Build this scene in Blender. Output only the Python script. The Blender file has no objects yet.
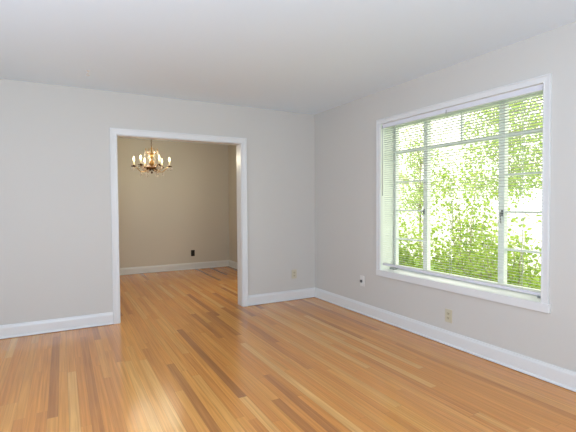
import bpy, bmesh, math, random
import numpy as np
from mathutils import Matrix, Vector

PI = math.pi
C = bpy.context.scene.collection
SC = bpy.context.scene

# ------------------------------------------------------------------ camera
F_PX, YAW, PITCH, ROLL = 413.575, 0.499305, -0.029616, -0.006228
CAM = Vector((-2.9743, -4.6970, 1.2578))
fw = Vector((math.sin(YAW) * math.cos(PITCH), math.cos(YAW) * math.cos(PITCH), math.sin(PITCH)))
rt = Vector((math.cos(YAW), -math.sin(YAW), 0))
up = rt.cross(fw)
r2 = rt * math.cos(ROLL) + up * math.sin(ROLL)
u2 = up * math.cos(ROLL) - rt * math.sin(ROLL)
cd = bpy.data.cameras.new('camera')
cd.sensor_fit = 'HORIZONTAL'
cd.sensor_width = 36.0
cd.lens = 36.0 * F_PX / 576.0
cd.clip_start = 0.05
cam = bpy.data.objects.new('camera', cd)
C.objects.link(cam)
cam.matrix_world = Matrix(((r2.x, u2.x, -fw.x, CAM.x), (r2.y, u2.y, -fw.y, CAM.y),
                           (r2.z, u2.z, -fw.z, CAM.z), (0, 0, 0, 1)))
SC.camera = cam

# ------------------------------------------------------------------ sky, sun, daylight
W = bpy.data.worlds.new('sky')
SC.world = W
W.use_nodes = True
wn = W.node_tree.nodes
wn['Background'].inputs['Color'].default_value = (1.0, 0.98, 0.90, 1)
wn['Background'].inputs['Strength'].default_value = 2.9

def light(name, kind, loc, direction, energy, color=(1, 1, 1), size=(1, 1)):
    d = bpy.data.lights.new(name, kind)
    d.energy = energy
    d.color = color
    if kind == 'AREA':
        d.shape = 'RECTANGLE'
        d.size, d.size_y = size
    o = bpy.data.objects.new(name, d)
    C.objects.link(o)
    o.location = loc
    o.rotation_euler = Vector(direction).to_track_quat('-Z', 'Y').to_euler()
    return o

sun = light('sun', 'SUN', (0, 0, 9), (0.62, 0.30, -0.80), 3.2, (1.0, 0.96, 0.88))
sun.data.angle = 0.01
# daylight through the windows behind the camera and in the left wall
light('rear_daylight', 'AREA', (-2.3, -6.32, 1.45), (0, 1, 0.05), 29, (0.70, 0.77, 1.0), (2.6, 1.5))
light('left_daylight', 'AREA', (-5.12, -3.0, 1.45), (1, 0, 0.05), 45, (0.56, 0.69, 0.98), (2.0, 1.5))
# added fill lamp behind the camera, aimed up to whiten the ceiling
light('ceiling_fill', 'AREA', (-3.2, -5.1, 1.0), (0.16, 0.50, 0.85), 88, (0.53, 0.72, 0.96), (0.7, 0.7))
# added fill lamp in a made-up window opening of the dining room
light('dining_fill', 'AREA', (0.22, 0.95, 1.45), (-1, 0.1, 0), 13, (1.0, 0.94, 0.82), (0.9, 1.2))

SC.view_settings.view_transform = 'Standard'
SC.view_settings.look = 'None'
SC.view_settings.gamma = 1.0
SC.view_settings.use_curve_mapping = False
SC.view_settings.exposure = 0.0
SC.cycles.use_denoising = True
SC.cycles.max_bounces = 12
SC.cycles.diffuse_bounces = 6
SC.cycles.transparent_max_bounces = 16

# ------------------------------------------------------------------ materials
def mat(name, color, rough=0.5, metal=0.0, spec=None, bump=None, emit=None, alpha=None):
    m = bpy.data.materials.new(name)
    m.use_nodes = True
    nt = m.node_tree
    b = nt.nodes['Principled BSDF']
    b.inputs['Base Color'].default_value = (*color, 1)
    b.inputs['Roughness'].default_value = rough
    b.inputs['Metallic'].default_value = metal
    if spec is not None:
        b.inputs['Specular IOR Level'].default_value = spec
    tc = nt.nodes.new('ShaderNodeTexCoord')
    ns = nt.nodes.new('ShaderNodeTexNoise')
    ns.inputs['Scale'].default_value = bump[0] if bump else 60
    ns.inputs['Detail'].default_value = 3
    nt.links.new(tc.outputs['Object'], ns.inputs['Vector'])
    bp = nt.nodes.new('ShaderNodeBump')
    bp.inputs['Strength'].default_value = bump[1] if bump else 0.02
    bp.inputs['Distance'].default_value = 0.002
    nt.links.new(ns.outputs['Fac'], bp.inputs['Height'])
    nt.links.new(bp.outputs['Normal'], b.inputs['Normal'])
    if emit:
        b.inputs['Emission Color'].default_value = (*emit[0], 1)
        b.inputs['Emission Strength'].default_value = emit[1]
    return m

M = {}
M['wall'] = mat('warm_grey_paint', (0.580, 0.567, 0.528), 0.6, spec=0.25, bump=(220, 0.10))
M['dining_wall'] = mat('beige_paint', (0.60, 0.555, 0.475), 0.6, spec=0.25, bump=(220, 0.10))
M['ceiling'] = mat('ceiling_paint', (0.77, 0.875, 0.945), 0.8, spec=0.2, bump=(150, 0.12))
M['trim'] = mat('white_gloss_paint', (0.70, 0.71, 0.70), 0.32, bump=(40, 0.02))
M['sash'] = mat('sash_white_green_bleed', (0.75, 0.79, 0.72), 0.4)  # white with green colour bleed from the foliage mixed in
M['reveal'] = mat('reveal_white_green_bleed', (0.74, 0.79, 0.68), 0.4)  # white tinted green in place of light bounced off the leaves
M['sash_edge'] = mat('dark_gap_shade', (0.10, 0.11, 0.06), 0.6)  # dark colour stands in for the shaded gap beside the frame
M['blind'] = mat('white_blind_enamel', (0.60, 0.62, 0.60), 0.45)
M['rail'] = mat('blind_rail_enamel', (0.70, 0.71, 0.76), 0.4)
M['cord'] = mat('white_cord', (0.72, 0.73, 0.72), 0.8)
M['bracket'] = mat('grey_bracket', (0.40, 0.40, 0.40), 0.4, 0.5)
M['handle'] = mat('aged_steel', (0.16, 0.17, 0.17), 0.4, 0.7)
M['crank'] = mat('grey_steel', (0.36, 0.38, 0.38), 0.4, 0.6)
M['almond'] = mat('almond_plastic', (0.56, 0.52, 0.38), 0.35)
M['almond_face'] = mat('almond_socket', (0.48, 0.44, 0.31), 0.35)
M['white_plastic'] = mat('white_plastic', (0.68, 0.67, 0.64), 0.35)
M['black_plastic'] = mat('black_plastic', (0.006, 0.006, 0.006), 0.3)
M['slot'] = mat('dark_slot', (0.03, 0.028, 0.025), 0.7)
M['brass'] = mat('aged_brass', (0.42, 0.24, 0.085), 0.28, 0.9)
M['dark_brass'] = mat('dark_bronze', (0.10, 0.045, 0.018), 0.35, 0.8)
M['candle'] = mat('candle_sleeve', (0.82, 0.72, 0.52), 0.5)
M['bulb'] = mat('glowing_bulb', (1, 0.9, 0.7), 0.3, emit=((1.0, 0.86, 0.55), 6.5))
M['house'] = mat('white_house_paint', (0.8, 0.8, 0.78), 0.8)
M['roof'] = mat('olive_roof', (0.44, 0.45, 0.26), 0.9)
M['concrete'] = mat('pale_concrete', (0.66, 0.66, 0.62), 0.9, bump=(12, 0.3))
M['soil'] = mat('olive_bark', (0.36, 0.33, 0.20), 0.9, bump=(30, 0.5))
M['brick'] = mat('exterior_stucco', (0.62, 0.62, 0.58), 0.9)

def crystal_mat():
    m = bpy.data.materials.new('cut_crystal')
    m.use_nodes = True
    b = m.node_tree.nodes['Principled BSDF']
    b.inputs['Base Color'].default_value = (1, 0.95, 0.88, 1)
    b.inputs['Roughness'].default_value = 0.05
    b.inputs['IOR'].default_value = 1.55
    b.inputs['Transmission Weight'].default_value = 0.8
    return m
M['crystal'] = crystal_mat()

def glass_mat():
    m = bpy.data.materials.new('window_glass')
    m.use_nodes = True
    nt = m.node_tree
    nt.nodes.clear()
    out = nt.nodes.new('ShaderNodeOutputMaterial')
    t = nt.nodes.new('ShaderNodeBsdfTransparent')
    t.inputs['Color'].default_value = (0.97, 0.985, 0.97, 1)
    g = nt.nodes.new('ShaderNodeBsdfGlossy')
    g.inputs['Roughness'].default_value = 0.01
    mx = nt.nodes.new('ShaderNodeMixShader')
    mx.inputs['Fac'].default_value = 0.06
    nt.links.new(t.outputs[0], mx.inputs[1])
    nt.links.new(g.outputs[0], mx.inputs[2])
    nt.links.new(mx.outputs[0], out.inputs['Surface'])
    return m
M['glass'] = glass_mat()

def leaf_mat(name, dark, light_, trans=0.45):
    m = bpy.data.materials.new(name)
    m.use_nodes = True
    nt = m.node_tree
    nt.nodes.clear()
    out = nt.nodes.new('ShaderNodeOutputMaterial')
    tc = nt.nodes.new('ShaderNodeTexCoord')
    ns = nt.nodes.new('ShaderNodeTexNoise')
    ns.inputs['Scale'].default_value = 9
    ns.inputs['Detail'].default_value = 2
    nt.links.new(tc.outputs['Object'], ns.inputs['Vector'])
    rp = nt.nodes.new('ShaderNodeValToRGB')
    rp.color_ramp.elements[0].position = 0.35
    rp.color_ramp.elements[0].color = (*dark, 1)
    rp.color_ramp.elements[1].position = 0.65
    rp.color_ramp.elements[1].color = (*light_, 1)
    nt.links.new(ns.outputs['Fac'], rp.inputs['Fac'])
    d = nt.nodes.new('ShaderNodeBsdfDiffuse')
    t = nt.nodes.new('ShaderNodeBsdfTranslucent')
    mx = nt.nodes.new('ShaderNodeMixShader')
    mx.inputs['Fac'].default_value = trans
    nt.links.new(rp.outputs['Color'], d.inputs['Color'])
    nt.links.new(rp.outputs['Color'], t.inputs['Color'])
    nt.links.new(d.outputs[0], mx.inputs[1])
    nt.links.new(t.outputs[0], mx.inputs[2])
    nt.links.new(mx.outputs[0], out.inputs['Surface'])
    return m
M['leaf_lime'] = leaf_mat('lime_leaves', (0.25, 0.39, 0.05), (0.47, 0.60, 0.11))
M['leaf_green'] = leaf_mat('green_leaves', (0.31, 0.44, 0.12), (0.52, 0.65, 0.23))
M['leaf_pale'] = leaf_mat('pale_leaves', (0.42, 0.50, 0.20), (0.58, 0.63, 0.33))
M['leaf_dark'] = leaf_mat('dark_leaves', (0.13, 0.27, 0.10), (0.30, 0.46, 0.20), 0.3)

def floor_mat():
    m = bpy.data.materials.new('strip_wood_floor')
    m.use_nodes = True
    nt = m.node_tree
    N, L = nt.nodes, nt.links
    b = N['Principled BSDF']
    tc = N.new('ShaderNodeTexCoord')
    sp = N.new('ShaderNodeSeparateXYZ')
    L.new(tc.outputs['Object'], sp.inputs[0])
    def mth(op, a, bb=None, c=None):
        n = N.new('ShaderNodeMath')
        n.operation = op
        for i, v in enumerate((a, bb, c)):
            if v is None:
                continue
            if isinstance(v, (int, float)):
                n.inputs[i].default_value = v
            else:
                L.new(v, n.inputs[i])
        return n.outputs[0]
    PW = 0.057
    xs = mth('DIVIDE', sp.outputs['X'], PW)
    row = mth('FLOOR', xs)
    fx = mth('SUBTRACT', xs, row)
    def wnoise(vec_parts, dim='2D'):
        c = N.new('ShaderNodeCombineXYZ')
        for i, v in enumerate(vec_parts):
            if isinstance(v, (int, float)):
                c.inputs[i].default_value = v
            else:
                L.new(v, c.inputs[i])
        w = N.new('ShaderNodeTexWhiteNoise')
        w.noise_dimensions = '3D'
        L.new(c.outputs[0], w.inputs['Vector'])
        return w
    w1 = wnoise((row, 3.3, 0.7))
    w2 = wnoise((row, 8.1, 5.7))
    plen = mth('MULTIPLY_ADD', w2.outputs['Value'], 1.1, 0.95)          # strip length of the row
    ys = mth('DIVIDE', mth('MULTIPLY_ADD', w1.outputs['Value'], 7.0, sp.outputs['Y']), plen)
    col = mth('FLOOR', ys)
    fy = mth('SUBTRACT', ys, col)
    wp = wnoise((row, col, 1.9))
    wq = wnoise((row, col, 6.4))
    ramp = N.new('ShaderNodeValToRGB')
    cr = ramp.color_ramp
    cr.elements[0].position = 0.0
    cr.elements[0].color = (0.38, 0.150, 0.042, 1)
    cr.elements[1].position = 1.0
    cr.elements[1].color = (0.75, 0.415, 0.130, 1)
    for p, c in ((0.03, (0.48, 0.190, 0.044, 1)), (0.09, (0.59, 0.236, 0.051, 1)), (0.40, (0.66, 0.270, 0.057, 1)), (0.75, (0.69, 0.310, 0.070, 1)), (0.9, (0.715, 0.345, 0.088, 1))):
        e = cr.elements.new(p)
        e.color = c
    L.new(wp.outputs['Value'], ramp.inputs['Fac'])
    # grain stretched along the strips
    cg = N.new('ShaderNodeCombineXYZ')
    L.new(mth('MULTIPLY', sp.outputs['X'], 70.0), cg.inputs[0])
    L.new(mth('MULTIPLY', sp.outputs['Y'], 1.5), cg.inputs[1])
    L.new(mth('MULTIPLY', wq.outputs['Value'], 60.0), cg.inputs[2])
    gn = N.new('ShaderNodeTexNoise')
    gn.inputs['Scale'].default_value = 1.0
    gn.inputs['Detail'].default_value = 5
    gn.inputs['Distortion'].default_value = 0.6
    L.new(cg.outputs[0], gn.inputs['Vector'])
    gr = N.new('ShaderNodeValToRGB')
    gr.color_ramp.elements[0].position = 0.25
    gr.color_ramp.elements[0].color = (0.70, 0.65, 0.60, 1)
    gr.color_ramp.elements[1].position = 0.72
    gr.color_ramp.elements[1].color = (1.14, 1.15, 1.16, 1)
    L.new(gn.outputs['Fac'], gr.inputs['Fac'])
    m1 = N.new('ShaderNodeMix')
    m1.data_type = 'RGBA'
    m1.blend_type = 'MULTIPLY'
    m1.inputs['Factor'].default_value = 0.9
    L.new(ramp.outputs['Color'], m1.inputs['A'])
    L.new(gr.outputs['Color'], m1.inputs['B'])
    # seams between strips and at butt joints
    ex = mth('MULTIPLY', mth('MINIMUM', fx, mth('SUBTRACT', 1.0, fx)), PW)
    ey = mth('MULTIPLY', mth('MINIMUM', fy, mth('SUBTRACT', 1.0, fy)), plen)
    ed = mth('MINIMUM', ex, ey)
    wsm = wnoise((row, 12.7, 2.2))
    seam = mth('LESS_THAN', ed, mth('MULTIPLY_ADD', wsm.outputs['Value'], 0.0009, 0.0004))
    m2 = N.new('ShaderNodeMix')
    m2.data_type = 'RGBA'
    m2.blend_type = 'MIX'
    L.new(mth('MULTIPLY', seam, 0.42), m2.inputs['Factor'])
    L.new(m1.outputs['Result'], m2.inputs['A'])
    m2.inputs['B'].default_value = (0.14, 0.06, 0.025, 1)
    L.new(m2.outputs['Result'], b.inputs['Base Color'])
    b.inputs['Roughness'].default_value = 0.2
    b.inputs['Specular IOR Level'].default_value = 0.85
    # the varnish is not quite flat
    n2 = N.new('ShaderNodeTexNoise')
    n2.inputs['Scale'].default_value = 5
    L.new(tc.outputs['Object'], n2.inputs['Vector'])
    bp = N.new('ShaderNodeBump')
    bp.inputs['Strength'].default_value = 0.12
    bp.inputs['Distance'].default_value = 0.004
    L.new(mth('MULTIPLY_ADD', wq.outputs['Value'], 0.05, n2.outputs['Fac']), bp.inputs['Height'])
    L.new(bp.outputs['Normal'], b.inputs['Normal'])
    return m
M['floor'] = floor_mat()

# ------------------------------------------------------------------ mesh helpers
class MB:
    def __init__(s):
        s.v, s.f, s.smooth = [], [], []
    def face(s, idx, sm=False):
        s.f.append(tuple(idx))
        s.smooth.append(sm)
    def box(s, lo, hi, bevel=0.0):
        bm = bmesh.new()
        bmesh.ops.create_cube(bm, size=1)
        for v in bm.verts:
            v.co = Vector([(lo[i] + hi[i]) / 2 + v.co[i] * (hi[i] - lo[i]) for i in range(3)])
        if bevel:
            bmesh.ops.bevel(bm, geom=bm.edges[:], offset=bevel, segments=2, affect='EDGES', profile=0.7)
        return s.bm(bm)
    def bm(s, bm, mtx=None, smooth=False):
        if mtx is not None:
            bm.transform(mtx)
        b = len(s.v)
        bm.verts.index_update()
        s.v += [tuple(v.co) for v in bm.verts]
        for f in bm.faces:
            s.face([b + v.index for v in f.verts], smooth)
        bm.free()
        return s
    def loft(s, rings, closed=True, cap=True, smooth=True):
        b = len(s.v)
        n = len(rings[0])
        for r in rings:
            s.v += [tuple(p) for p in r]
        for i in range(len(rings) - 1):
            for j in range(n if closed else n - 1):
                k = (j + 1) % n
                s.face((b + i * n + j, b + i * n + k, b + (i + 1) * n + k, b + (i + 1) * n + j), smooth)
        if cap:
            s.face([b + j for j in range(n)][::-1])
            s.face([b + (len(rings) - 1) * n + j for j in range(n)])
        return s
    def lathe(s, prof, center, seg=20, smooth=True):
        rings = []
        for r, z in prof:
            rings.append([(center[0] + r * math.cos(2 * PI * k / seg), center[1] + r * math.sin(2 * PI * k / seg), center[2] + z) for k in range(seg)])
        return s.loft(rings, True, True, smooth)
    def tube(s, path, r, seg=8):
        path = [Vector(p) for p in path]
        rr = r if isinstance(r, (list, tuple)) else [r] * len(path)
        rings = []
        prev = None
        for i, p in enumerate(path):
            t = (path[min(i + 1, len(path) - 1)] - path[max(i - 1, 0)]).normalized()
            a = prev if prev is not None else (Vector((0, 0, 1)) if abs(t.z) < 0.9 else Vector((1, 0, 0)))
            u = (a - t * a.dot(t)).normalized()
            w = t.cross(u)
            prev = u
            rings.append([p + (u * math.cos(2 * PI * k / seg) + w * math.sin(2 * PI * k / seg)) * rr[i] for k in range(seg)])
        return s.loft(rings, True, True, True)
    def build(s, name, m, parent=None):
        me = bpy.data.meshes.new(name)
        me.from_pydata(s.v, [], s.f)
        me.polygons.foreach_set('use_smooth', s.smooth)
        bm = bmesh.new()
        bm.from_mesh(me)
        bmesh.ops.recalc_face_normals(bm, faces=bm.faces[:])
        bm.to_mesh(me)
        bm.free()
        me.materials.append(m)
        o = bpy.data.objects.new(name, me)
        C.objects.link(o)
        if parent is not None:
            o.parent = parent
            o.matrix_parent_inverse = Matrix.Translation(parent.location).inverted() if parent.parent is None else Matrix()
        return o

def empty(name, loc=(0, 0, 0)):
    o = bpy.data.objects.new(name, None)
    o.location = loc
    o.empty_display_size = 0.1
    C.objects.link(o)
    return o

def tag(o, label=None, cat=None, group=None, kind=None):
    for k, v in (('label', label), ('category', cat), ('group', group), ('kind', kind)):
        if v:
            o[k] = v
    return o

def struct(name, mb, m, label, cat):
    return tag(mb.build(name, m), label, cat, kind='structure')

# ------------------------------------------------------------------ the rooms
H = 2.44
XL, YR = -5.0, -6.2              # left wall, rear wall of the living room
WT = 0.147                       # wall between the two rooms
DX0, DX1, DY = -3.75, -0.026, 3.20
WX = 0.27                        # thickness of the outer wall with the window
OY0, OY1, OZ0, OZ1 = -1.305, -2.996, 0.52, 2.092   # window opening
DL, DR, DT = -2.453, -1.060, 1.988                 # doorway, between its linings

struct('floor', MB().box((XL - 0.2, YR - 0.3, -0.1), (0.12, DY + 0.1, 0.0)), M['floor'],
       'honey coloured strip wood floor running through both rooms', 'floor')
struct('ceiling', MB().box((XL - 0.2, YR - 0.3, H), (WX, WT * 0.5, H + 0.12)), M['ceiling'],
       'plain white ceiling of the front room', 'ceiling')
struct('sun_block_eave', MB().box((XL - 1.6, YR - 0.3, H), (XL - 0.2, WT, H + 0.12)), M['trim'], 'white unseen eave added to keep sun out of the left opening', 'eave')  # overhang added out of view only to block the sun
struct('ceiling_dining', MB().box((DX0 - 0.1, WT * 0.5 + 0.001, H), (WX, DY + 0.1, H + 0.12)), M['ceiling'],
       'white ceiling of the dining room above the chandelier', 'ceiling')

wb = MB()
wb.box((XL - 0.2, 0, 0), (DL - 0.02, WT, H)).box((DR + 0.02, 0, 0), (0, WT, H)).box((DL - 0.02, 0, DT + 0.02), (DR + 0.02, WT, H))
struct('wall_back', wb, M['wall'], 'light grey wall with the cased doorway in it', 'wall')
wr = MB()
wr.box((0, OY0 + 0.02, 0), (WX, WT, H)).box((0, YR - 0.3, 0), (WX, OY1 - 0.02, H))
wr.box((0, OY1 - 0.02, 0), (WX, OY0 + 0.02, OZ0)).box((0, OY1 - 0.02, OZ1 + 0.02), (WX, OY0 + 0.02, H))
struct('wall_right', wr, M['wall'], 'light grey wall holding the large window', 'wall')
wl = MB()
wl.box((XL - 0.2, YR, 0), (XL, -4.0, H)).box((XL - 0.2, -2.0, 0), (XL, 0, H))
wl.box((XL - 0.2, -4.0, 0), (XL, -2.0, 0.7)).box((XL - 0.2, -4.0, 2.2), (XL, -2.0, H))
struct('wall_left', wl, M['wall'], 'grey wall on the unseen left side of the front room', 'wall')
wq = MB()
wq.box((XL - 0.2, YR - 0.2, 0), (-3.6, YR, H)).box((-1.0, YR - 0.2, 0), (0, YR, H))
wq.box((-3.6, YR - 0.2, 0), (-1.0, YR, 0.7)).box((-3.6, YR - 0.2, 2.2), (-1.0, YR, H))
struct('wall_rear', wq, M['wall'], 'grey wall behind the camera', 'wall')

struct('wall_dining_back', MB().box((DX0, DY, 0), (DX1, DY + 0.1, H)), M['dining_wall'],
       'beige far wall of the dining room behind the chandelier', 'wall')
wn_ = MB().box((DX1, WT, 0), (WX, 0.5, H)).box((DX1, 1.4, 0), (WX, DY + 0.1, H)).box((DX1, 0.5, 0), (WX, 1.4, 0.8)).box((DX1, 0.5, 2.1), (WX, 1.4, H))
struct('wall_dining_right', wn_, M['dining_wall'],
       'beige right wall of the dining room just inside the doorway', 'wall')
wd = MB().box((DX0 - 0.1, WT, 0), (DX0, DY + 0.1, H))
struct('wall_dining_left', wd, M['dining_wall'], 'beige left wall of the dining room', 'wall')
w2 = tag(empty('added_window', (DX1, 0.95, 0.8)), 'white window added out of view for the dining room fill light', 'window', kind='structure')  # made-up window, placed so its light spares the visible right wall
f2 = MB()
for lo, hi in (((0.10, 0.5, 0.8), (0.14, 0.545, 2.1)), ((0.10, 1.355, 0.8), (0.14, 1.4, 2.1)), ((0.10, 0.545, 0.8), (0.14, 1.355, 0.845)), ((0.10, 0.545, 2.055), (0.14, 1.355, 2.1)), ((0.105, 0.545, 1.43), (0.135, 1.355, 1.46))):
    f2.box(lo, hi)
f2.build('frame', M['trim'], w2)
c2 = MB()
for lo, hi in (((DX1 - 0.018, 0.44, 0.74), (DX1, 0.5, 2.16)), ((DX1 - 0.018, 1.4, 0.74), (DX1, 1.46, 2.16)), ((DX1 - 0.018, 0.5, 0.74), (DX1, 1.4, 0.8)), ((DX1 - 0.018, 0.5, 2.1), (DX1, 1.4, 2.16))):
    c2.box(lo, hi)
c2.build('casing', M['trim'], w2)

# baseboards: profile (out from the wall, height)
BP = [(0, 0.004), (0.026, 0.004), (0.026, 0.010), (0.0235, 0.017), (0.0165, 0.021), (0.0165, 0.098), (0.0145, 0.108), (0.010, 0.116), (0.008, 0.126), (0, 0.128)]
def baseboard(name, a, b, n, label):
    a, b, n = Vector((*a, 0)), Vector((*b, 0)), Vector((*n, 0))
    mb = MB()
    mb.loft([[p + n * o + Vector((0, 0, z)) for o, z in BP] for p in (a, b)], True, True, False)
    return struct(name, mb, M['trim'], label, 'baseboard')
baseboard('baseboard_back_left', (XL, 0), (DL - 0.075, 0), (0, -1), 'white baseboard left of the doorway')
baseboard('baseboard_back_right', (DR + 0.075, 0), (0, 0), (0, -1), 'white baseboard between the doorway and the room corner')
baseboard('baseboard_right', (0, -0.001), (0, YR), (-1, 0), 'long white baseboard below the window')
baseboard('baseboard_left', (XL, 0), (XL, YR), (1, 0), 'white baseboard on the unseen left wall')
baseboard('baseboard_dining_back', (DX0, DY), (DX1, DY), (0, -1), 'white baseboard along the far dining room wall')
baseboard('baseboard_dining_right', (DX1, DY - 0.001), (DX1, WT), (-1, 0), 'white baseboard on the dining room right wall')

# casing profile: (outward from the opening, proud of the wall)
CP = [(0, 0), (0, 0.013), (0.003, 0.016), (0.011, 0.016), (0.013, 0.013), (0.050, 0.015), (0.052, 0.020), (0.064, 0.021), (0.067, 0.018), (0.067, 0)]

# ------------------------------------------------------------------ doorway
door = tag(empty('door_1', ((DL + DR) / 2, 0, 0)), 'wide white cased doorway opening into the dining room', 'doorway', kind='structure')
def door_casing(y, s):
    mb = MB()
    xl, xr, tp = DL - 0.006, DR + 0.006, DT + 0.006
    st = [lambda u: (xl - u, 0.0), lambda u: (xl - u, tp + u), lambda u: (xr + u, tp + u), lambda u: (xr + u, 0.0)]
    mb.loft([[(g(u)[0], y + s * v, g(u)[1]) for u, v in CP] for g in st], True, True, False)
    return mb
door_casing(0.0, -1).build('casing', M['trim'], door)
door_casing(WT, 1).build('casing', M['trim'], door)
for lo, hi in (((DL - 0.0195, 0.001, 0), (DL, WT - 0.001, DT)), ((DR, 0.001, 0), (DR + 0.0195, WT - 0.001, DT))):
    MB().box(lo, hi, 0.0015).build('jamb', M['trim'], door)
MB().box((DL - 0.0195, 0.001, DT), (DR + 0.0195, WT - 0.001, DT + 0.0195), 0.0015).build('head_jamb', M['trim'], door)

# ------------------------------------------------------------------ window in the right wall
win = tag(empty('window_1', (0, (OY0 + OY1) / 2, OZ0)), 'large white window with narrow paned side sashes and wide middle glass', 'window', kind='structure')
ZS = 0.547                                         # top of the sill
mb = MB()
yl, yr, tp = OY0 + 0.0, OY1 - 0.0, OZ1 + 0.0
st = [lambda u: (yl + u, ZS), lambda u: (yl + u, tp + u), lambda u: (yr - u, tp + u), lambda u: (yr - u, ZS)]
mb.loft([[(-v * 0.9, g(u * 0.76)[0], g(u * 0.76)[1]) for u, v in CP] for g in st], True, True, False)
mb.build('casing', M['trim'], win)
MB().box((-0.021, OY1 - 0.064, ZS - 0.064), (0.0, OY0 + 0.052, ZS), 0.003).box((0.0, OY1, ZS - 0.026), (0.20, OY0, ZS)).build('sill', M['trim'], win)
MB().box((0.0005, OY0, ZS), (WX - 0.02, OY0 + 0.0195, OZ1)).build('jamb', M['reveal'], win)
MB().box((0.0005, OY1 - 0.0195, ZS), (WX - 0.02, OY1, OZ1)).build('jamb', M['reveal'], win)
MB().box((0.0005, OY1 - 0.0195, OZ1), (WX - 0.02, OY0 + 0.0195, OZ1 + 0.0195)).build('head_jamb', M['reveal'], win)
MB().box((0.195, OY1 - 0.0195, OZ0 + 0.001), (WX + 0.06, OY0 + 0.0195, ZS + 0.012)).build('outer_sill', M['trim'], win)
GX = 0.205                                         # plane of the sashes
FB, FT = ZS + 0.012, OZ1
ML, MR = -1.755, -2.562                            # mullions
fr = MB()
fr.box((GX - 0.018, OY0 - 0.010, FB), (GX + 0.03, OY0, FT)).box((GX - 0.018, OY1, FB), (GX + 0.03, OY1 + 0.010, FT))
fr.build('sash_gap_shade', M['sash_edge'], win)  # dark strips where the gap between jamb and frame is in shade
fr = MB()
fr.box((GX - 0.02, OY0 - 0.034, FB), (GX + 0.02, OY0 - 0.010, FT)).box((GX - 0.02, OY1 + 0.010, FB), (GX + 0.02, OY1 + 0.034, FT))
fr.box((GX - 0.02, OY1 + 0.034, FB), (GX + 0.02, OY0 - 0.034, FB + 0.03)).box((GX - 0.02, OY1 + 0.034, FT - 0.028), (GX + 0.02, OY0 - 0.034, FT))
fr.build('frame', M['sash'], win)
for yc in (ML, MR):
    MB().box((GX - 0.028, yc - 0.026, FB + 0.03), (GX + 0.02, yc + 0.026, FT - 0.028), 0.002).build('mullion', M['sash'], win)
BZ = [0.875, 1.180, 1.482, 1.800]
bays = [(OY0 - 0.034, ML + 0.026), (ML - 0.026, MR + 0.026), (MR - 0.026, OY1 + 0.034)]
for k, (a, b) in enumerate(bays):
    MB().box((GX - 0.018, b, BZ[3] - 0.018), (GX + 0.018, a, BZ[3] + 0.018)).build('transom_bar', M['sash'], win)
    if k != 1:
        g = MB()
        for z in BZ[:3]:
            g.box((GX - 0.012, b, z - 0.009), (GX + 0.012, a, z + 0.009))
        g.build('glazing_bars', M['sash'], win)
    else:
        yc = (a + b) / 2
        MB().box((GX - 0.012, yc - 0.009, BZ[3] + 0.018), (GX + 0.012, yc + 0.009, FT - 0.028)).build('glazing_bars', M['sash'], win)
    g = MB()
    g.v = [(GX, a, FB + 0.03), (GX, b, FB + 0.03), (GX, b, FT - 0.028), (GX, a, FT - 0.028)]
    g.face((0, 1, 2, 3))
    g.build('pane', M['glass'], win)
for yc, s in ((ML + 0.012, 1), (MR - 0.012, -1)):
    h = MB()
    h.box((GX - 0.038, yc - 0.007, 1.145), (GX - 0.028, yc + 0.007, 1.195), 0.002)
    h.tube([(GX - 0.038, yc, 1.175), (GX - 0.058, yc, 1.172), (GX - 0.066, yc + s * 0.006, 1.15), (GX - 0.066, yc + s * 0.012, 1.085)], [0.0045, 0.0045, 0.0045, 0.003], 8)
    tag(h.build('latch', M['handle'], win), 'dark steel casement latch')
for yc, s in ((OY0 - 0.05, -1), (OY1 + 0.06, 1)):
    h = MB()
    h.box((GX - 0.095, yc - 0.035, ZS + 0.0005), (GX - 0.045, yc + 0.035, ZS + 0.022), 0.004)
    h.tube([(GX - 0.07, yc, ZS + 0.02), (GX - 0.085, yc, ZS + 0.04), (GX - 0.10, yc + s * 0.03, ZS + 0.036), (GX - 0.12, yc + s * 0.10, ZS + 0.03)], 0.005, 8)
    tag(h.build('crank', M['crank'], win), 'grey casement crank on the sill')

# ------------------------------------------------------------------ venetian blind
bl = tag(empty('window_blind', (0.035, (OY0 + OY1) / 2, OZ1)), 'white mini blind lowered with open slats inside the window recess', 'blind')
BX = 0.030
b0, b1 = OY0 - 0.010, OY1 + 0.008
hr = MB().box((BX - 0.018, b1, OZ1 - 0.043), (BX + 0.018, b0, OZ1 - 0.0005), 0.002)
hr.build('head_rail', M['rail'], bl)
PITCH_S = 0.0222
zt, zb = OZ1 - 0.062, 0.626
ns = int(round((zt - zb) / PITCH_S))
sl = MB()
rnd = random.Random(5)
for i in range(ns + 1):
    z = zt - i * (zt - zb) / ns
    t = rnd.uniform(-0.02, 0.02) + 0.14
    dz = rnd.uniform(-0.0006, 0.0006)
    rings = []
    for y in np.linspace(b0 - 0.004, b1 + 0.004, 9):
        sag = 0.010 * (b0 - y) / (b0 - b1) * (i / ns) ** 3
        wob = 0.0006 * math.sin(y * 5 + i)
        rings.append([(BX + u, y, z + dz + wob - sag - t * u + 0.0022 * (1 - (u / 0.0125) ** 2)) for u in (-0.0125, -0.0065, 0, 0.0065, 0.0125)])
    sl.loft(rings, False, False, True)
sl.build('slats', M['blind'], bl)
br = MB()
br.loft([[(BX + dx, y, z0 + dz) for dx, dz in ((-0.013, -0.010), (0.013, -0.010), (0.014, 0), (0.013, 0.010), (-0.013, 0.010), (-0.014, 0))] for y, z0 in ((b0 - 0.003, 0.609), (b1 + 0.003, 0.597))], True, True, False)
br.build('bottom_rail', M['rail'], bl)
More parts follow.
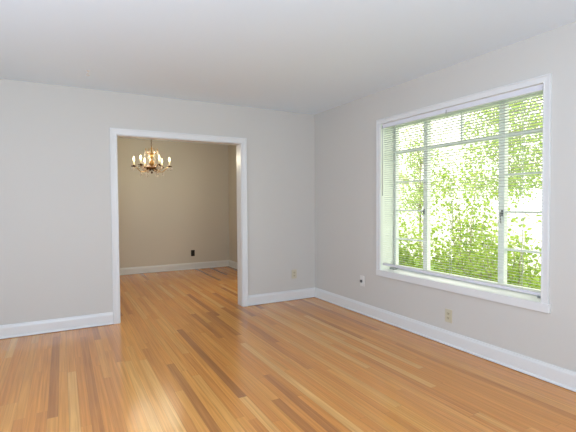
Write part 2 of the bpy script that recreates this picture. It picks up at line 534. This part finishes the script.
for y in (b0 - 0.16, (b0 + b1) / 2 - 0.035, b1 + 0.16):
    ld = MB()
    for dx in (-0.0135, 0.0135):
        ld.tube([(BX + dx, y, OZ1 - 0.043), (BX + dx, y, 0.61)], 0.0009, 5)
    ld.tube([(BX, y - 0.004, OZ1 - 0.043), (BX, y - 0.004, 0.61)], 0.0009, 5)
    ld.build('ladder_cord', M['cord'], bl)
for y in (b0 - 0.003, (b0 + b1) / 2 + 0.005, b1 + 0.002):
    q = MB().box((BX - 0.0215, y - 0.005, OZ1 - 0.046), (BX - 0.0185, y + 0.005, OZ1 - 0.018), 0.001)
    q.box((BX - 0.0245, y - 0.004, OZ1 - 0.052), (BX - 0.0215, y + 0.004, OZ1 - 0.040), 0.001)
    q.build('bracket', M['bracket'], bl)
wd_ = MB().tube([(BX - 0.022, b0 - 0.016, OZ1 - 0.05), (BX - 0.026, b0 - 0.016, OZ1 - 0.08), (BX - 0.026, b0 - 0.016, 1.335)], 0.0035, 6)
wd_.tube([(BX - 0.010, b0 - 0.016, OZ1 - 0.041), (BX - 0.022, b0 - 0.016, OZ1 - 0.05)], 0.002, 6)
wd_.build('tilt_wand', M['bracket'], bl)

# ------------------------------------------------------------------ electrical plates
def plate_frame(pos, n):
    """axes on a wall: pos is the plate's centre, n the wall's outward normal"""
    n = Vector(n)
    u = Vector((0, 0, 1)).cross(n)
    P = Vector(pos)
    return lambda a, b, c: P + u * a + Vector((0, 0, 1)) * b + n * c

def pbox(mb, fr_, a0, a1, b0_, b1_, c0, c1, bevel=0.0):
    p, q = fr_(a0, b0_, c0), fr_(a1, b1_, c1)
    return mb.box([min(p[i], q[i]) for i in range(3)], [max(p[i], q[i]) for i in range(3)], bevel)

def outlet(pos, n, label, cm, fm, sm, group=None):
    r = tag(empty('wall_outlet', pos), label, 'outlet', group)
    F = plate_frame(pos, n)
    pbox(MB(), F, -0.036, 0.036, -0.0585, 0.0585, 0.0, 0.006, 0.002).build('cover_plate', cm, r)
    for s in (-1, 1):
        c = MB()
        pts = []
        for k in range(20):
            a = 2 * PI * k / 20
            pts.append((0.0165 * math.cos(a), max(-0.0125, min(0.0125, 0.0165 * math.sin(a)))))
        c.loft([[F(x, s * 0.0195 + y, d) for x, y in pts] for d in (0.005, 0.0085)], True, True, False)
        so = c.build('socket', fm, r)
        h = MB()
        pbox(h, F, -0.0075, -0.0050, s * 0.0195 - 0.001, s * 0.0195 + 0.007, 0.008, 0.0088)
        pbox(h, F, 0.0050, 0.0075, s * 0.0195 - 0.001, s * 0.0195 + 0.006, 0.008, 0.0088)
        pbox(h, F, -0.0022, 0.0022, s * 0.0195 - 0.009, s * 0.0195 - 0.0045, 0.008, 0.0088)
        h.build('slots', sm, so)
    c = MB()
    c.loft([[F(0.003 * math.cos(k * PI / 4), 0.003 * math.sin(k * PI / 4), d) for k in range(8)] for d in (0.005, 0.0072)], True, True, False)
    c.build('screw', cm, r)
    return r
outlet((-0.328, 0, 0.338), (0, -1, 0), 'almond outlet on the wall between the doorway and the room corner', M['almond'], M['almond_face'], M['slot'])
outlet((0, -2.195, 0.262), (-1, 0, 0), 'almond outlet on the wall under the middle of the window', M['almond'], M['almond_face'], M['slot'])
outlet((-0.772, DY, 0.315), (0, -1, 0), 'black outlet low on the beige dining room wall', M['black_plastic'], M['black_plastic'], M['slot'])
jk = tag(empty('cable_jack', (0, -1.0, 0.378)), 'white wall jack with dark socket left of and below the window', 'wall jack')
F = plate_frame((0, -1.0, 0.378), (-1, 0, 0))
pbox(MB(), F, -0.036, 0.036, -0.0585, 0.0585, 0.0, 0.006, 0.002).build('cover_plate', M['white_plastic'], jk)
c = MB()
pbox(c, F, -0.024, 0.004, -0.018, 0.012, 0.0055, 0.020, 0.002)
tag(c.build('jack_socket', M['handle'], jk), 'small dark jack socket')

# ------------------------------------------------------------------ ceiling hook
hk = tag(empty('ceiling_hook', (-2.752, -0.634, H)), 'tiny white hook screwed into the front room ceiling', 'hook')
MB().lathe([(0.0, 0.0), (0.014, 0.0), (0.014, -0.003), (0.010, -0.006), (0.004, -0.011), (0.0, -0.011)], (-2.752, -0.634, H), 16).build('base', M['white_plastic'], hk)
pts = [(-2.752, -0.634, H - 0.01), (-2.752, -0.634, H - 0.025)]
for k in range(9):
    a = PI / 2 + k * PI * 1.35 / 8
    pts.append((-2.752 + 0.011 * math.cos(a) , -0.634, H - 0.036 + 0.011 * math.sin(a)))
MB().tube(pts, 0.0028, 6).build('hook', M['white_plastic'], hk)

# ------------------------------------------------------------------ chandelier
CX, CY = -1.797, 1.67
CZ = 1.722
ch = tag(empty('chandelier', (CX, CY, H)), 'brass candle chandelier with six lit bulbs and crystal drops in the dining room', 'chandelier')
MB().lathe([(0, 0), (0.062, 0), (0.062, -0.006), (0.050, -0.020), (0.020, -0.032), (0.010, -0.045), (0, -0.045)], (CX, CY, H), 24).build('ceiling_canopy', M['brass'], ch)
cb = MB()
z = H - 0.045
k = 0
while z > CZ + 0.40:
    lk = []
    for j in range(13):
        a = 2 * PI * j / 12
        lx, lz = 0.009 * math.cos(a), 0.017 * math.sin(a)
        lk.append((CX + (lx if k % 2 else 0), CY + (0 if k % 2 else lx), z - 0.015 + lz))
    cb.tube(lk, 0.0028, 6)
    z -= 0.026
    k += 1
cb.build('chain', M['dark_brass'], ch)
ztop = z
MB().lathe([(0, ztop - CZ + 0.01), (0.006, ztop - CZ + 0.01), (0.008, 0.38), (0.016, 0.37), (0.010, 0.355), (0.008, 0.30), (0.020, 0.285), (0.028, 0.262), (0.018, 0.235), (0.010, 0.222),
            (0.010, 0.20), (0.024, 0.185), (0.036, 0.160), (0.040, 0.140), (0.026, 0.118), (0.014, 0.108), (0.014, 0.095), (0.0, 0.09)], (CX, CY, CZ), 24).build('column', M['brass'], ch)
MB().lathe([(0, 0.102), (0.056, 0.100), (0.086, 0.090), (0.080, 0.066), (0.056, 0.044), (0.030, 0.034), (0.016, 0.030), (0.012, 0.022), (0.018, 0.014), (0.014, 0.005), (0.004, -0.006), (0, -0.010)], (CX, CY, CZ), 24).build('bowl', M['dark_brass'], ch)
cr_ = MB()
for j in range(8):
    a = 2 * PI * j / 8 + 0.2
    ca, sa = math.cos(a), math.sin(a)
    cr_.tube([(CX + ca * r, CY + sa * r, CZ + zz) for r, zz in ((0.018, 0.300), (0.050, 0.290), (0.080, 0.305), (0.094, 0.338), (0.084, 0.362))], [0.005, 0.005, 0.0045, 0.004, 0.006], 6)
cr_.build('crown', M['brass'], ch)

def drop_mesh(mb, x, y, z, s=1.0):
    mb.lathe([(0, 0.0), (0.0045 * s, -0.005 * s), (0.0015 * s, -0.010 * s), (0.0025 * s, -0.013 * s), (0.0085 * s, -0.026 * s), (0.0065 * s, -0.036 * s), (0, -0.046 * s)], (x, y, z), 6, False)

dm_ = MB()
drop_mesh(dm_, 0, 0, 0)
proto_drop = dm_.build('crystal_drop', M['crystal'], None)
DROP = proto_drop.data
bpy.data.objects.remove(proto_drop)
def drop(x, y, z, scale, parent):
    o = bpy.data.objects.new('crystal_drop', DROP)
    C.objects.link(o)
    o.parent = parent
    o.matrix_parent_inverse = Matrix.Translation(parent.location).inverted()
    o.location = (x, y, z)
    o.scale = (scale, scale, scale)

for j in range(8):
    a = 2 * PI * j / 8 + 0.2
    sp_ = MB()
    path = []
    for t in np.linspace(0, 1, 15):                         # bead strand from the crown down to the bowl
        r = 0.074 + 0.05 * math.sin(PI * t)
        path.append((CX + r * math.cos(a), CY + r * math.sin(a), CZ + 0.325 - 0.23 * t - 0.03 * math.sin(PI * t)))
    full, rad = [], []
    for p, q in zip(path[:-1], path[1:]):
        for u, w in ((0, 0.0012), (0.25, 0.0055), (0.5, 0.0075), (0.75, 0.0055)):
            full.append(Vector(p).lerp(Vector(q), u))
            rad.append(w)
    sp_.tube(full, rad, 6)
    sp_.build('bead_strand', M['crystal'], ch)
    drop(CX + 0.092 * math.cos(a), CY + 0.092 * math.sin(a), CZ + 0.335, 1.3, ch)
    drop(CX + 0.064 * math.cos(a + .4), CY + 0.064 * math.sin(a + .4), CZ + 0.070, 1.3, ch)

NARM, RAD = 6, 0.252
for j in range(NARM):
    a = 2 * PI * j / NARM - 0.50 + math.radians(12)
    ca, sa = math.cos(a), math.sin(a)
    R = lambda r, zz: (CX + ca * r, CY + sa * r, CZ + zz)
    prof = []
    for t in np.linspace(0, 1, 17):
        r = 0.05 + (RAD - 0.05) * t
        zz = 0.080 - 0.062 * math.sin(PI * min(1, t * 1.25)) ** 1 + (0.012 * ((t - 0.7) / 0.3) ** 2 if t > 0.7 else 0)
        prof.append(R(r, zz))
    ab = MB().tube(prof, 0.0055, 8)
    sc_ = []
    for t in np.linspace(0, 1, 11):                         # small scroll riding on the arm
        an = PI * 1.6 * t
        rr = 0.030 * (1 - 0.6 * t)
        sc_.append(R(0.135 + rr * math.sin(an), 0.075 + 0.03 - rr * math.cos(an) - 0.03 * (1 - t) * 0.3))
    ab.tube(sc_, 0.0035, 6)
    arm = ab.build('arm', M['brass'], ch)
    ez = prof[-1][2] - CZ
    MB().lathe([(0, 0), (0.010, 0.0), (0.030, 0.006), (0.040, 0.014), (0.038, 0.017), (0.014, 0.012), (0.013, 0.030), (0, 0.030)], R(RAD, ez), 18).build('drip_pan', M['dark_brass'], arm)
    MB().lathe([(0, 0.022), (0.0105, 0.022), (0.0105, 0.092), (0, 0.092)], R(RAD, ez), 14).build('candle_sleeve', M['candle'], arm)
    tag(MB().lathe([(0, 0.091), (0.007, 0.093), (0.0115, 0.104), (0.012, 0.113), (0.009, 0.127), (0.0045, 0.140), (0.0015, 0.148), (0, 0.150)], R(RAD, ez), 12).build('bulb', M['bulb'], arm), 'glowing flame shaped bulb')
    lp = bpy.data.lights.new('bulb_light', 'POINT')
    lp.energy = 2.9
    lp.color = (1.0, 0.90, 0.64)
    lp.shadow_soft_size = 0.012
    lo_ = bpy.data.objects.new('bulb_light', lp)
    C.objects.link(lo_)
    lo_.location = R(RAD, ez + 0.17)
    lo_.parent = arm
    for q in range(6):
        b_ = 2 * PI * q / 6
        x, y, z = R(RAD, ez)
        drop(x + 0.036 * math.cos(b_), y + 0.036 * math.sin(b_), z + 0.010, 1.3, arm)
    x, y, z = R(RAD * 0.62, 0.022)
    drop(x, y, z, 1.7, arm)

# ------------------------------------------------------------------ garden outside the window
GZ = -0.55
struct('ground', MB().box((-30, -30, GZ - 0.3), (60, 60, GZ)), M['concrete'], 'pale paved ground outside the window', 'ground')

def lawn_mat():
    m = leaf_mat('lawn_grass', (0.14, 0.25, 0.05), (0.22, 0.33, 0.08), 0.0)
    return m
struct('lawn', MB().box((WX + 0.01, -14, GZ), (7.0, 14, GZ + 0.03)), lawn_mat(), 'green lawn under the shrubs outside the window', 'lawn')

def leaves_mesh(pts, dirs, size, rng):
    n = len(pts)
    d = dirs + rng.normal(0, 0.55, (n, 3))
    d /= np.linalg.norm(d, axis=1)[:, None]
    nr = rng.normal(0, 0.5, (n, 3)) + np.array((-0.25, -0.1, 0.8))
    sd = np.cross(d, nr)
    sd /= np.linalg.norm(sd, axis=1)[:, None] + 1e-9
    nn = np.cross(sd, d)
    L_ = size * rng.uniform(0.65, 1.25, n)[:, None]
    w = L_ * rng.uniform(0.22, 0.32, n)[:, None]
    v = np.empty((n, 6, 3))
    v[:, 0] = pts
    v[:, 1] = pts + d * L_ * 0.33 + sd * w + nn * w * 0.25
    v[:, 2] = pts + d * L_ * 0.70 + sd * w * 0.8 + nn * w * 0.2
    v[:, 3] = pts + d * L_ - nn * L_ * 0.10
    v[:, 4] = pts + d * L_ * 0.70 - sd * w * 0.8 + nn * w * 0.2
    v[:, 5] = pts + d * L_ * 0.33 - sd * w + nn * w * 0.25
    return v.reshape(-1, 3)

BASES = []
def own(P, base):
    """true where a point is nearer to this plant's base than to any other's: neighbouring plants touch and do not mingle"""
    d = np.hypot(P[:, 0] - base[0], P[:, 1] - base[1])
    ok = np.ones(len(P), bool)
    for q in BASES:
        if abs(q[0] - base[0]) + abs(q[1] - base[1]) > 1e-6:
            ok &= d + 0.16 < np.hypot(P[:, 0] - q[0], P[:, 1] - q[1])
    return ok

def finish_plant(root, base, st_, P, D, lsize, lm, rng):
    keep = (P[:, 2] > GZ + 0.06) & (P[:, 0] > WX + 0.16) & own(P, base)
    P, D = P[keep], D[keep]
    v = leaves_mesh(P, D, lsize, rng)
    me = bpy.data.meshes.new('foliage')
    idx = np.arange(len(P))[:, None] * 6
    f = np.concatenate((idx + np.array((0, 1, 2, 3)), idx + np.array((0, 3, 4, 5))))
    me.from_pydata(v.tolist(), [], f.tolist())
    me.materials.append(lm)
    o = bpy.data.objects.new('foliage', me)
    C.objects.link(o)
    o.parent = root
    o.matrix_parent_inverse = Matrix.Translation(root.location).inverted()
    st_.build('stem', M['soil'], root)
    return root

def shrub(base, height, spread, nbr, nlv, lsize, lm, seed, label, group):
    """stems fanning from the base, leaves all along them"""
    rng = np.random.default_rng(seed)
    root = tag(empty('shrub', base), label, 'shrub', group)
    base = np.array(base, float)
    st_ = MB()
    P, D = [], []
    for i in range(nbr):
        az = rng.uniform(0, 2 * PI)
        out = spread * math.sqrt(rng.uniform(0.02, 1))
        top = height * rng.uniform(0.40, 1.0) * (1 - 0.30 * (out / spread) ** 2)
        dv = np.array((math.cos(az), math.sin(az), 0))
        path = np.array([base + dv * out * t ** 0.9 + np.array((0, 0, top * (t - 0.15 * t ** 3 * (out / spread)))) + rng.normal(0, 0.02, 3) * t for t in np.linspace(0, 1, 8)])
        if own(path, base).all():
            st_.tube([tuple(p) for p in path], list(np.linspace(0.012, 0.003, 8)), 5)
        tt = 0.05 + 0.95 * rng.uniform(0, 1, nlv) ** 0.7
        seg = np.clip((tt * 7).astype(int), 0, 6)
        w = (tt * 7 - seg)[:, None]
        tw = rng.normal(0, 1, (nlv, 3))
        tw[:, 2] *= 0.6
        P.append(path[seg] * (1 - w) + path[seg + 1] * w + tw * 0.11)
        D.append(tw / (np.linalg.norm(tw, axis=1)[:, None] + 1e-9) + np.array((0, 0, -0.2)))
    return finish_plant(root, base, st_, np.concatenate(P), np.concatenate(D), lsize, lm, rng)

def tree(base, z0, z1, spread, ncl, nlv, lsize, lm, seed, label, group):
    """a trunk, limbs out to leaf clusters that fill an egg shaped crown between z0 and z1"""
    rng = np.random.default_rng(seed)
    root = tag(empty('tree', base), label, 'tree', group)
    base = np.array(base, float)
    cz, rz = (z0 + z1) / 2, (z1 - z0) / 2
    st_ = MB()
    fork = base + np.array((0, 0, max(0.5, z0 - base[2])))
    st_.tube([tuple(base), tuple((base + fork) / 2 + np.array((0.03, 0.02, 0))), tuple(fork), (base[0], base[1], cz + rz * 0.6)], [0.045, 0.038, 0.03, 0.012], 8)
    P, D = [], []
    for i in range(ncl):
        d = rng.normal(0, 1, 3)
        d /= np.linalg.norm(d)
        r = rng.uniform(0.15, 1) ** 0.45
        c = np.array((base[0] + d[0] * spread * r, base[1] + d[1] * spread * r, cz + d[2] * rz * r))
        s0 = np.array((base[0], base[1], max(fork[2], min(c[2] - 0.15, cz + rz * 0.5))))
        path = np.array([s0 + (c - s0) * t + np.array((0, 0, 0.12 * math.sin(PI * t))) for t in np.linspace(0, 1, 5)])
        if own(path, base).all():
            st_.tube([tuple(p) for p in path], list(np.linspace(0.011, 0.003, 5)), 5)
        tw = rng.normal(0, 1, (nlv, 3))
        P.append(c + tw * np.array((0.20, 0.20, 0.13)))
        D.append(tw / (np.linalg.norm(tw, axis=1)[:, None] + 1e-9) + np.array((0, 0, -0.35)))
    return finish_plant(root, base, st_, np.concatenate(P), np.concatenate(D), lsize, lm, rng)

GS = 'shrubs outside the window'
GT = 'trees beyond the shrubs'
SH = [((2.2, 0.75, GZ + 0.03), 2.05, 0.85, 34, 105, 0.072, M['leaf_lime'], 1, 'lime green shrub outside the left narrow sash'),
      ((2.5, -0.40, GZ + 0.03), 2.65, 0.95, 46, 110, 0.072, M['leaf_lime'], 2, 'tallest lime green shrub outside the middle of the window'),
      ((1.9, -1.55, GZ + 0.03), 1.75, 0.80, 34, 85, 0.070, M['leaf_lime'], 3, 'lime green shrub low outside the right end of the window')]
TR = [((6.6, 1.75, GZ + 0.03), 1.25, 4.25, 2.0, 145, 70, 0.085, M['leaf_green'], 4, 'green leafy tree filling the upper right of the window'),
      ((7.6, 5.22, GZ + 0.03), 1.3, 4.4, 1.7, 30, 42, 0.075, M['leaf_pale'], 5, 'pale thin tree seen through the upper left panes'),
      ((5.2, 3.1, GZ + 0.03), 0.6, 2.9, 1.1, 50, 60, 0.075, M['leaf_green'], 6, 'slim green tree behind the tallest shrub')]
BASES += [a_[0] for a_ in SH + TR]
for a_ in SH:
    shrub(*a_, GS)
for a_ in TR:
    tree(*a_, GT)

# neighbouring house: the gable end looks at the window
ho = tag(empty('house', (13.0, 11.3, GZ)), 'neighbouring house gable with olive roof beyond the left panes', 'house')
ax, ay = Vector((0.71, 0.71, 0)), Vector((-0.71, 0.71, 0))
O_ = Vector((13.0, 11.3, 0))
def gable(mb, pts, d0, d1):
    return mb.loft([[O_ + ax * d + ay * u + Vector((0, 0, z)) for u, z in pts] for d in (d0, d1)], True, True, False)
gable(MB(), [(0.35, GZ), (5.65, GZ), (5.65, 2.65), (0.35, 2.65)], 0.4, 6).build('wall', M['house'], ho)
gable(MB(), [(0.35, 2.65), (5.65, 2.65), (3, 4.75)], 0.4, 6).build('gable', M['roof'], ho)
gable(MB(), [(0, 2.30), (3, 4.75), (6, 2.30), (6, 2.48), (3, 4.95), (0, 2.48)], 0, 6.4).build('roof', M['roof'], ho)
